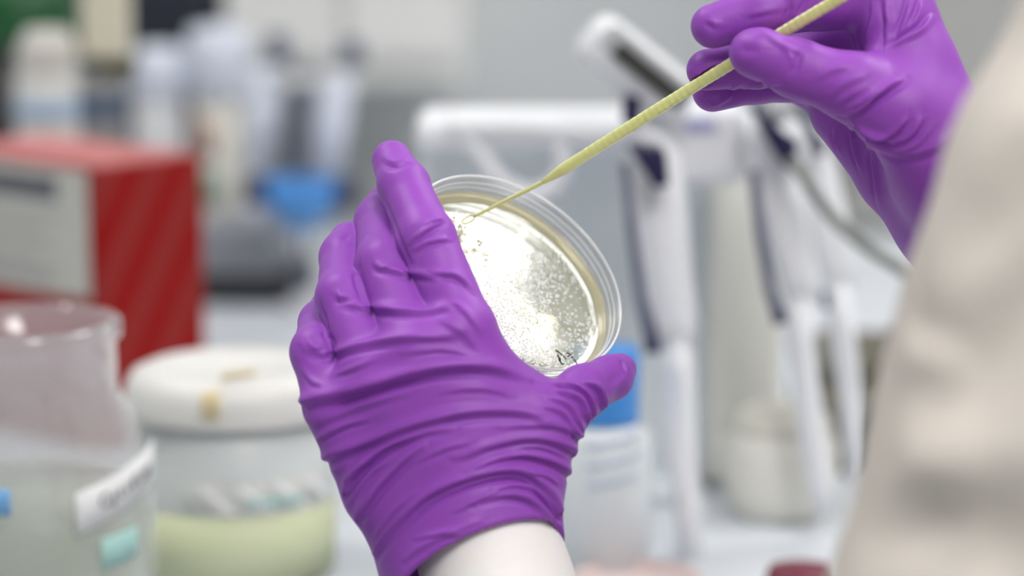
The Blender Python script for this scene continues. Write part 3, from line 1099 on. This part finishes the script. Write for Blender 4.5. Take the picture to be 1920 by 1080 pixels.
# --- red carton with a white label
D = 1.56
s = S(D)
p = on_bench(196, D)
h = z_at(305, D) - BENCH
rz = math.radians(-40)
carton = root('red_carton', p, 'tall red cardboard carton with a white label and striped side', 'carton', rotz=rz)
wl_, wr_ = .135, .078           # widths of the label face (runs left) and of the striped face (runs right and away)
M['redstripe'] = bpy.data.materials.new('striped_red_card')
M['redstripe'].use_nodes = True
nt = M['redstripe'].node_tree
b = nt.nodes['Principled BSDF']; b.inputs['Roughness'].default_value = .6; b.inputs['Specular IOR Level'].default_value = .15
tc = nt.nodes.new('ShaderNodeTexCoord'); mp = nt.nodes.new('ShaderNodeMapping'); wv = nt.nodes.new('ShaderNodeTexWave'); ns = nt.nodes.new('ShaderNodeTexNoise')
sx = nt.nodes.new('ShaderNodeSeparateXYZ'); sn = nt.nodes.new('ShaderNodeSeparateXYZ'); cmb = nt.nodes.new('ShaderNodeCombineXYZ')
mth = nt.nodes.new('ShaderNodeMath'); mth.operation = 'MULTIPLY_ADD'; mth.inputs[1].default_value = -0.62
nt.links.new(tc.outputs['Object'], sx.inputs[0])
nt.links.new(sx.outputs['Z'], mth.inputs[0]); nt.links.new(sx.outputs['Y'], mth.inputs[2])
nt.links.new(mth.outputs[0], cmb.inputs['X'])
wv.wave_type = 'BANDS'; wv.bands_direction = 'X'; wv.inputs['Scale'].default_value = 9.0
nt.links.new(cmb.outputs[0], wv.inputs['Vector'])
rp = nt.nodes.new('ShaderNodeValToRGB')
rp.color_ramp.elements[0].position = .25; rp.color_ramp.elements[0].color = (0.27, 0.001, 0.001, 1)
rp.color_ramp.elements[1].position = .55; rp.color_ramp.elements[1].color = (0.27, 0.022, 0.02, 1)
nt.links.new(wv.outputs['Fac'], rp.inputs['Fac']); nt.links.new(rp.outputs[0], b.inputs['Base Color'])
# local frame: corner nearest the camera at the origin; label face along -x, striped face along +y
box('carton_body', (-wl_ / 2, wr_ / 2, h / 2), (wl_, wr_, h), M['redstripe'], carton, .0015)
box('carton_flap', (-wl_ / 2, wr_ / 2, h + .0008), (wl_ - .004, wr_ - .004, .0016), mat('gloss_lit_red_card', (.50, .16, .16), .5), carton)  # top's whitish gloss put into a paler red than the sides
zt2 = lambda py: z_at(py, D - .03) - BENCH
M['labelgrey'] = mat('label_paper', (0.46, 0.46, 0.42), .6)
box('label', (-.078, -.0006, (zt2(325) + zt2(572)) / 2), (.140, .0008, zt2(325) - zt2(572)), M['labelgrey'], carton)
box('label_heading', (-.085, -.0012, zt2(368)), (.105, .0004, .013), mat('heading_grey', (.10, .10, .12), .6), carton)
bm = bmesh.new()
for k in range(7): add_box(bm, (-.075 - .01 * (k % 2), -.0011, zt2(420 + 18 * k)), (.095 - .014 * (k % 3), .0003, .0016))
add_box(bm, (-.075, -.0011, zt2(540)), (.075, .0003, .007))
mkbm('label_print', bm, mat('print_pale', (.33, .33, .31), .6), carton)

# --- white bottle, grey carton and cream block behind the red carton
D = 1.80
s = S(D)
p = on_bench(106, D)
bt = root('white_bottle', p, 'white round-shouldered bottle with a faint blue band, behind the red carton', 'bottle')
r0 = 61 * s
ht = z_at(45, D) - BENCH
zb = lambda py: z_at(py, D - r0) - BENCH
mk('bottle_body', lathe([(0, 0), (r0 - .003, 0), (r0, .004), (r0, zb(140)), (r0 - .004, zb(120)), (0, zb(118))], 64), mat('bottle_grey_white', (.58, .58, .56), .5), bt)
mk('cap', lathe([(r0 - .002, zb(125)), (r0 - .0005, zb(90)), (r0 - .007, ht - .001), (r0 - .009, ht), (0, ht)], 64), mat('cap_cream', (.54, .525, .48), .5), bt)
mk('blue_band', wrap_patch(r0 + .0002, math.radians(-85), math.radians(85), zb(215), zb(180), zb(215), zb(180), 30), mat('band_blue', (.33, .46, .60), .5), bt)
p = on_bench(203, D + .03)
gc = root('grey_box', p, 'grey box with a slate blue band under the cream block', 'box', rotz=math.radians(8))
hg = z_at(138, D) - BENCH
box('box_body', (0, 0, hg / 2), (86 * s, .07, hg), mat('box_grey', (.27, .28, .28), .5), gc, .002)
box('band', (0, -.0356, z_at(190, D) - BENCH), (85 * s, .001, .014), mat('band_slate', (.09, .13, .20), .5), gc)
cb = root('cream_block', p + Vector((0.004, 0, hg)), 'cream upright pack with an olive foot, standing on the grey box', 'pack', rotz=math.radians(8))
box('pack_body', (0, 0, .012 + .06), (92 * s, .06, .12), mat('cream_card', (.66, .64, .50), .55), cb, .003)
box('olive_foot', (.006, 0, .006), (72 * s, .052, .012), mat('olive', (.07, .065, .02), .5), cb, .001)

# --- dark machine against the wall at the top left, with a green bag on top
D = 2.335
s = S(D)
p = on_bench(150, D)
cfx = root('dark_machine', p, 'black machine against the wall at the upper left', 'machine')
hm = z_at(-60, D) - BENCH
box('machine_body', (-.0, 0, hm / 2), (520 * s, .13, hm), M['dark'], cfx, .01)
box('machine_front', (.07, -.067, hm - .045), (300 * s, .006, .08), mat('panel_navy', (.016, .02, .032), .4), cfx, .002)
D = 2.02
s = S(D)
M['green'] = mat('green_plastic', (0.004, 0.075, 0.018), .4)
p = on_bench(58, D)
gb = root('green_bin', p, 'tall dark bin with a big rounded green lid, behind the white bottle', 'bin')
zg = z_at(82, D) - BENCH
mk('bin_body', lathe([(0, 0), (80 * s, 0), (86 * s, .01), (92 * s, zg + .004), (0, zg + .004)], 48), mat('bin_black', (.014, .013, .016), .5), gb)
mk('green_lid', lathe([(88 * s, zg), (104 * s, zg + .006), (106 * s, zg + .014), (98 * s, zg + .04), (60 * s, zg + .06), (0, zg + .065)], 48), M['green'], gb)

# --- wall cupboard above the left stand
cbx = root('wall_cupboard', (0, 0, 0), 'off-white cupboard hung on the wall at the top, left of the middle', 'cupboard')
Dq = 2.26
x0, x1 = at(425, 0, Dq).x, at(868, 0, Dq).x
z0 = z_at(160, Dq)
cbx.location = ((x0 + x1) / 2, Y1 - .001, z0)
wv_, hv_ = x1 - x0, .42
box('cupboard_body', (0, -.085, hv_ / 2), (wv_, .17, hv_), M['soft_white'], cbx, .002)
for sgn in (-1, 1):
    d = box('cupboard_door', (sgn * wv_ / 4, -.179, hv_ / 2 + .01), (wv_ / 2 - .003, .016, hv_ - .03), mat('door_white', (.74, .74, .72), .4), cbx, .002)
    box('door_handle', (sgn * .014, -.192, .20), (.006, .01, .07), M['lightgrey'], d, .002)

# --- tall grey cabinet added to darken the right end of the back wall
Dq = 2.30
gx0, gx1 = at(1600, 0, Dq).x, at(2500, 0, Dq).x
gcb = root('added_grey_cabinet', (( gx0 + gx1) / 2, Y1 - .062, BENCH), 'tall plain grey cabinet added to darken the wall behind the hand with the loop', 'cabinet')
box('cabinet_body', (0, 0, .36), (gx1 - gx0, .11, .72), mat('cabinet_grey', (.36, .36, .345), .6), gcb, .003)
for sgn in (-1, 1):
    box('cabinet_door', (sgn * (gx1 - gx0) / 4, -.061, .36), ((gx1 - gx0) / 2 - .004, .010, .70), mat('cabinet_door_grey', (.37, .37, .355), .6), gcb, .002)

# --- pipettes: one builder for both stands
def pipette(name, label, group, pts, rad, head=None, hook=None, strip=None, shaft=None, m=None, cat='pipette', knob=None, flat=.8):
    """pts: body axis points in world space"""
    o = Vector(pts[0])
    r = root(name, o, label, cat, group)
    q = [Vector(a) - o for a in pts]
    mm = m or M['white']
    mk('body', tube(q, rad, 24, sx=flat, power=.8, up=(0, 1, 0.05)), mm, r)
    if shaft:
        mk('shaft', tube([Vector(a) - o for a in shaft[0]], shaft[1], 20, up=(0, 1, .05)), mm, r)
    if strip:
        mk('ejector_strip', tube([Vector(a) - o for a in strip[0]], strip[1], 14, sx=.8, up=(0, 1, .05)), strip[2], r)
    if hook is not None:
        pl, dep = hook
        P = [Vector(a) - o for a in pl]
        y0 = sum(p.y for p in P) / len(P)
        h_ = prism([(p.x, p.z) for p in P], -dep / 2, dep / 2, .0012, M['navy'], 'finger_hook', r)
        h_.location = (0, y0, 0)
    if knob:
        mk('plunger_knob', xf(lathe([(0, 0), (knob[1], 0), (knob[1] * 1.05, .004), (knob[1], knob[2] - .004), (knob[1] * .6, knob[2]), (0, knob[2])], 24), Matrix.Translation(Vector(knob[0]) - o)), knob[3], r)
    return r


# right-hand stand -------------------------------------------------------------
D = 1.42
s = S(D)
p = on_bench(1090, D)
st = root('pipette_stand', p, 'pale cyan and white charging stand on the bench, hung with electronic pipettes', 'stand')
hs = z_at(215, D) - BENCH
xl, xr = L(st, 780, 0, D).x, L(st, 1490, 0, D).x
box('back_panel', ((xl + xr) / 2, .085, hs / 2), (xr - xl, .03, hs - .01), M['palecyan'], st, .006)
box('top_bar', ((xl + xr) / 2 - .03, .045, hs - .008), (xr - xl - .06, .07, .016), M['white'], st, .006)
box('stand_foot', ((xl + xr) / 2 - .02, .07, .005), (xr - xl - .05, .09, .010), M['palecyan'], st, .004)
xa, xb = L(st, 1338, 0, D).x, L(st, 1478, 0, D).x
box('cream_panel', ((xa + xb) / 2, .062, hs * .44), (xb - xa, .012, hs * .84), mat('panel_cream', (.84, .83, .76), .45), st, .003)
# cradle arm: a white curved arm dropping from the bar with an open loop
pa = [L(st, x, y, D - .05) for x, y in spline([(838, 238), (880, 262), (915, 310), (950, 350), (1000, 365), (1040, 345), (1055, 300), (1040, 262)], 40)]
mk('cradle_arm', tube(pa, [.0052] * 40, 16, sx=1.5, up=(0, 1, 0)), M['white'], st)
pa = [L(st, x, y, D - .05) for x, y in spline([(838, 240), (950, 238), (1060, 245), (1160, 262)], 20)]
mk('cradle_rail', tube(pa, [.0075] * 20, 16, sx=1.3, up=(0, 1, 0)), M['white'], st)
hb_ = box('charging_head', tuple(L(st, 1300, 262, D - .03)), (.050, .05, .040), M['white'], st, .008)
box('blue_print', tuple(L(st, 1316, 236, D - .062) + Vector((0, .004, 0))), (.014, .002, .006), mat('print_lilac', (.42, .42, .66), .5), st)

Dp = D - .075


def A(px, py, d=None): return at(px, py, d or Dp)


def eh(px, py, d=None): return Vector(A(px, py, d))


pr = pipette('electronic_pipette', 'white electronic pipette with a dark screen hanging beside the dish', 'electronic pipettes on the charging stand',
             [A(1205, 225), A(1212, 262), A(1226, 300), A(1240, 400), A(1250, 500), A(1262, 600), A(1268, 652)],
             [30 * s, 36 * s, 46 * s, 47 * s, 44 * s, 42 * s, 34 * s],
             shaft=([A(1268, 640), A(1272, 700), A(1280, 860), A(1290, 960), A(1298, 1080)], [30 * s, 30 * s, 27 * s, 24 * s, 20 * s]),
             strip=([A(1172, 305, Dp - .012), A(1185, 430, Dp - .012), A(1202, 560, Dp - .012), A(1219, 625, Dp - .012), A(1222, 662, Dp - .012)], [8 * s, 9 * s, 10 * s, 14 * s, 12 * s], M['slate']),
             hook=([A(1172, 268, Dp - .02), A(1238, 272, Dp - .02), A(1248, 285, Dp - .02), A(1254, 344, Dp - .02), A(1226, 350, Dp - .02), A(1208, 318, Dp - .02)], .016))
# tilted head with the screen
hc = A(1192, 130, Dp - .004) - pr.location
ang = -math.atan2(120, 150)
rot = Matrix.Rotation(-ang, 3, 'Y')
hd = box('display_head', tuple(hc), (.060, .030, .0265), M['white'], pr, .009, rot)
box('screen_bezel', tuple(hc + rot @ Vector((.002, -.0135, .005))), (.050, .006, .0125), M['lightgrey'], pr, .002, rot)
box('screen', tuple(hc + rot @ Vector((.005, -.0168, .0028))), (.040, .002, .0085), M['screen'], pr, .0005, rot)
mk('ejector_tip', tube([A(1222, 632, Dp - .014) - pr.location, A(1224, 662, Dp - .014) - pr.location], [.0032, .0036], 14, up=(0, 1, 0)), M['navy'], pr)
box('head_button', tuple(A(1184, 205, Dp - .02) - pr.location), (.0085, .012, .013), M['navy'], pr, .002)

D2 = Dp + .02
pr2 = pipette('electronic_pipette', 'white electronic pipette with a navy hook just under the gloved fingertips, second on the stand', 'electronic pipettes on the charging stand',
              [A(1432, 205, D2), A(1440, 260, D2), A(1452, 330, D2), A(1475, 430, D2), A(1496, 520, D2), A(1508, 570, D2)],
              [22 * s, 34 * s, 44 * s, 42 * s, 36 * s, 30 * s],
              shaft=([A(1500, 560, D2), A(1500, 640, D2), A(1520, 800, D2), A(1536, 900, D2), A(1545, 965, D2)], [28 * s, 26 * s, 25 * s, 23 * s, 18 * s]),
              strip=([A(1412, 320, D2 - .012), A(1425, 430, D2 - .012), A(1443, 540, D2 - .012), A(1460, 590, D2 - .012), A(1464, 606, D2 - .012)], [9 * s, 10 * s, 11 * s, 13 * s, 12 * s], M['slate']),
              hook=([A(1402, 196, D2 - .02), A(1422, 192, D2 - .02), A(1450, 238, D2 - .02), A(1492, 262, D2 - .02), A(1494, 308, D2 - .02), A(1470, 314, D2 - .02), A(1446, 280, D2 - .02)], .016),
              knob=(A(1455, 225, D2 - .004), 20 * s, .012, M['lightgrey']))
mk('ejector_tip', tube([A(1459, 585, D2 - .014) - pr2.location, A(1464, 608, D2 - .014) - pr2.location], [.0032, .0036], 14, up=(0, 1, 0)), M['navy'], pr2)
D3 = Dp + .06
s3 = S(D3)
pr3 = pipette('electronic_pipette', 'slimmer white pipette with a small dark mark, nearest the beige sleeve', 'electronic pipettes on the charging stand',
              [A(1518, 230, D3), A(1530, 300, D3), A(1550, 400, D3), A(1570, 500, D3), A(1578, 545, D3)], [24 * s3, 34 * s3, 38 * s3, 34 * s3, 26 * s3],
              shaft=([A(1572, 530, D3), A(1580, 640, D3), A(1596, 760, D3), A(1608, 905, D3)], [26 * s3, 25 * s3, 23 * s3, 20 * s3]),
              hook=([A(1488, 186, D3 - .02), A(1506, 192, D3 - .02), A(1530, 240, D3 - .02), A(1546, 262, D3 - .02), A(1548, 290, D3 - .02), A(1530, 288, D3 - .02), A(1508, 240, D3 - .02)], .014),
              strip=([A(1545, 545, D3 - .014), A(1549, 562, D3 - .014), A(1552, 580, D3 - .014)], [6 * s3, 9 * s3, 6 * s3], M['slate']))
# cable
cbp = [A(x, y, Dp - .01) for x, y in spline([(1482, 296), (1510, 335), (1555, 400), (1610, 452), (1690, 505), (1800, 560), (1900, 660)], 40)]
co = root('cable', cbp[0], 'grey green cable drooping from the pipette stand towards the sleeve', 'cable')
mk('cable_sheath', tube([q - co.location for q in cbp], 12 * S(Dp), 14, up=(0, 1, 0)), mat('cable_grey', (.22, .24, .22), .6), co)
# rail that carries pipettes two and three and the plug of the cable
ra_ = [L(st, 1370, 262, D + .02), L(st, 1560, 262, D + .02)]
box('rail_arm', tuple((ra_[0] + ra_[1]) / 2), ((ra_[1] - ra_[0]).length, .02, .016), M['white'], st, .005)

# --- bottle with a blue cap behind the thumb
D = 1.385 - .03
D = 1.335
s = S(D)
p = on_bench(1128, D)
bb = root('blue_capped_bottle', p, 'squat white bottle with a blue cap behind the gloved thumb', 'bottle')
hbz = lambda py: z_at(py, D - 60 * s) - BENCH
rbt = 92 * s
mk('bottle_body', lathe([(0, 0), (rbt - .003, 0), (rbt, .004), (rbt, hbz(815)), (rbt - .006, hbz(795)), (rbt - .010, hbz(785)), (0, hbz(783))], 64), mat('bottle_pale', (.66, .70, .73), .4), bb)
mk('cap', lathe([(68 * s, hbz(790)), (69 * s, hbz(660)), (64 * s, hbz(648)), (0, hbz(646))], 64), M['blue'], bb)
for k in range(3):
    z0 = hbz(905 - 38 * k)
    mk('label_line', wrap_patch(rbt + .0002, math.radians(-20), math.radians(42 + 6 * (k % 2)), z0, z0 + .003, z0 + .005, z0 + .008, 14), mat('pale_blue_print', (.52, .58, .70), .6), bb)

# --- cream tub, tube rack, dark red lid, pink pad
D = 1.40
s = S(D)
p = on_bench(1462, D + .03)
ct = root('cream_tub', p, 'plump cream round tub behind the second pipette', 'tub')
hc_ = z_at(750, D + .03) - BENCH
r_ = 108 * S(D + .03)
M['cream'] = mat('cream_plastic', (.80, .78, .71), .5)
mk('tub_body', lathe([(0, 0), (r_ * .80, 0), (r_ * .93, hc_ * .12), (r_, hc_ * .35), (r_ * .98, hc_ * .62), (r_ * .88, hc_ * .80), (0, hc_ * .80)], 64), M['cream'], ct)
mk('lid', lathe([(r_ * .90, hc_ * .78), (r_ * .90, hc_ * .84), (r_ * .72, hc_ * .95), (r_ * .4, hc_), (0, hc_)], 64), mat('olive_cream', (.68, .66, .58), .5), ct)

D = 1.56
s = S(D)
p = on_bench(1650, D)
tr = root('tube_rack', p, 'dark slatted rack of trays between the pipettes and the sleeve', 'rack')
M['racked'] = mat('rack_grey', (.075, .075, .07), .5)
zr = lambda py: z_at(py, D) - BENCH
box('rack_base', (0, 0, .006), (.09, .10, .012), M['racked'], tr, .002)
for sx in (-1, 1):
    box('rack_side', (sx * .043, 0, zr(640) / 2), (.004, .10, zr(640)), M['racked'], tr, .001)
box('top_tray', (0, 0, zr(665)), (.082, .10, .012), mat('rack_olive', (.11, .10, .07), .5), tr, .002)
box('tray', (0, 0, zr(710)), (.082, .10, .009), mat('rack_beige', (.30, .28, .22), .5), tr, .002)
for k, py in enumerate((745, 775, 805, 835)):
    box('slat', (0, -.01, zr(py)), (.082, .07, .0035), M['grey'] if k % 2 == 0 else M['racked'], tr, .001)

D = 1.27
s = S(D)
p = on_bench(1502, D)
rj = root('red_lidded_pot', p, 'small pot with a dark red lid at the bottom edge, near the sleeve', 'pot')
hp_ = z_at(1062, D) - BENCH
mk('pot_body', lathe([(0, 0), (60 * s, 0), (62 * s, .003), (62 * s, hp_ - .010), (0, hp_ - .010)], 48), M['soft_white'], rj)
mk('lid', lathe([(64 * s, hp_ - .014), (68 * s, hp_ - .013), (68 * s, hp_ - .004), (62 * s, hp_), (0, hp_)], 48), mat('crimson', (.16, .010, .032), .45), rj)
D = 1.29
p = on_bench(1195, D)
pk = root('pink_dish', p, 'low pale pink dish on the bench at the bottom edge, beside the bare wrist', 'dish')
mk('dish_body', lathe([(0, 0), (.026, 0), (.029, .004), (.030, .0075), (.0285, .0075), (.0275, .003), (0, .003)], 48), mat('pale_pink', (.66, .53, .51), .5), pk)

# --- left stand: a carousel of manual pipettes on a grey foot
D = 1.97
s = S(D)
p = on_bench(570, D)
cs = root('carousel_stand', p, 'pipette carousel on a thin dark pole with a bright blue ring', 'stand')
zc = lambda py: z_at(py, D) - BENCH
mk('stand_foot', lathe([(0, 0), (42 * s, 0), (44 * s, .004), (30 * s, .010), (8 * s, .016), (0, .016)], 40), M['lightgrey'], cs)
mk('pole', tube([(0, 0, .012), (0, 0, zc(150))], 6 * s, 14, up=(0, 1, 0)), M['slate'], cs)
rr_ = 84 * s
mk('blue_ring', lathe([(rr_ * .15, zc(338)), (rr_ * .9, zc(338)), (rr_, zc(332)), (rr_, zc(372) + .002), (rr_ * .95, zc(376)), (rr_ * .15, zc(376))], 48, True), M['blue'], cs)
mk('blue_hub', lathe([(0, zc(430)), (rr_ * .3, zc(428)), (rr_ * .62, zc(398)), (rr_ * .82, zc(376)), (0, zc(376))], 48), mat('hub_blue', (.14, .36, .70), .4), cs)
mk('top_ring', lathe([(rr_ * .2, zc(150)), (rr_ * .8, zc(150)), (rr_ * .8, zc(140)), (rr_ * .2, zc(140))], 40, True), M['lightgrey'], cs)
for sx in (-1, 1):
    box('clip', (sx * rr_ * 1.02, -.012, zc(345 if sx < 0 else 352)), (40 * s, .03, 44 * s), M['navy'], cs, .003)
grp = 'manual pipettes on the carousel'


def B(px, py, d=0): return at(px, py, D + d)


M['bluewhite'] = mat('cool_white_plastic', (.66, .70, .80), .4)
pipette('manual_pipette', 'white pipette with a slate knob above the left end of the blue ring', grp,
        [B(500, 128, .05), B(496, 160, .05), B(490, 240, .05), B(484, 318, .05)], [26 * s, 30 * s, 29 * s, 20 * s], m=M['bluewhite'],
        knob=(B(522, 118, .05), 22 * s, .022, M['slate']), shaft=([B(484, 312, .05), B(476, 400, .05), B(472, 440, .05)], [14 * s, 11 * s, 6 * s]))
pipette('manual_pipette', 'cool white pipette with a dark knob over the right end of the blue ring', grp,
        [B(640, 138, .05), B(632, 170, .05), B(622, 240, .05), B(614, 318, .05)], [24 * s, 32 * s, 32 * s, 24 * s], m=M['bluewhite'],
        knob=(B(660, 125, .05), 22 * s, .020, M['slate']), shaft=([B(614, 312, .05), B(608, 370, .05), B(606, 400, .05)], [13 * s, 10 * s, 5 * s]))
pipette('manual_pipette', 'grey pipette in the middle of the carousel, between two white ones', grp,
        [B(570, 120, .07), B(566, 160, .07), B(560, 250, .07), B(554, 320, .07)], [22 * s, 32 * s, 34 * s, 24 * s], m=M['grey'],
        shaft=([B(554, 315, .07), B(550, 400, .07)], [12 * s, 6 * s]))
# grey dry block in front of the carousel
p = on_bench(466, D + .075)
db = root('heating_block', p, 'grey block heater with a black base in front of the carousel', 'block heater', rotz=math.radians(-6))
hh = z_at(405, D + .075) - BENCH
box('block_body', (0, 0, hh / 2 + .008), (152 * s, .075, hh - .014), M['grey'], db, .005)
box('black_base', (.006, 0, .011), (196 * s, .09, .022), M['dark'], db, .003)
box('side_panel', (-.068 * 1.0 - .004, .02, hh / 2), (44 * s, .09, hh - .004), M['lightgrey'], db, .004)
# the white machine and pack behind the red carton
D = 2.13
s = S(D)
p = on_bench(306, D)
wb = root('white_canister', p, 'pale rounded canister just behind the right end of the red carton', 'canister')
zw = lambda py: z_at(py, D) - BENCH
mk('canister_body', lathe([(0, 0), (52 * s, 0), (53 * s, .004), (50 * s, zw(170)), (0, zw(168))], 48), M['lightgrey'], wb)
mk('canister_lid', lathe([(51 * s, zw(175)), (55 * s, zw(165)), (54 * s, zw(110)), (42 * s, zw(82)), (0, zw(76))], 48), M['bluewhite'], wb)
p = on_bench(415, D)
wj = root('white_jug', p, 'white jug with a tall pale lid left of the carousel', 'jug')
mk('jug_body', lathe([(0, 0), (50 * s, 0), (52 * s, .004), (48 * s, zw(170)), (0, zw(168))], 48), mat('jug_beige', (.56, .55, .50), .5), wj)
mk('jug_lid', lathe([(49 * s, zw(176)), (58 * s, zw(160)), (60 * s, zw(80)), (48 * s, zw(45)), (0, zw(38))], 48), M['bluewhite'], wj)
mk('orange_patch', wrap_patch(51.5 * s, math.radians(-42), math.radians(-4), zw(285), zw(215), zw(285), zw(215), 10), mat('patch_orange', (.44, .25, .19), .5), wj)
mk('green_patch', wrap_patch(52.5 * s, math.radians(-40), math.radians(0), zw(368), zw(315), zw(368), zw(315), 10), mat('patch_green', (.10, .25, .15), .5), wj)
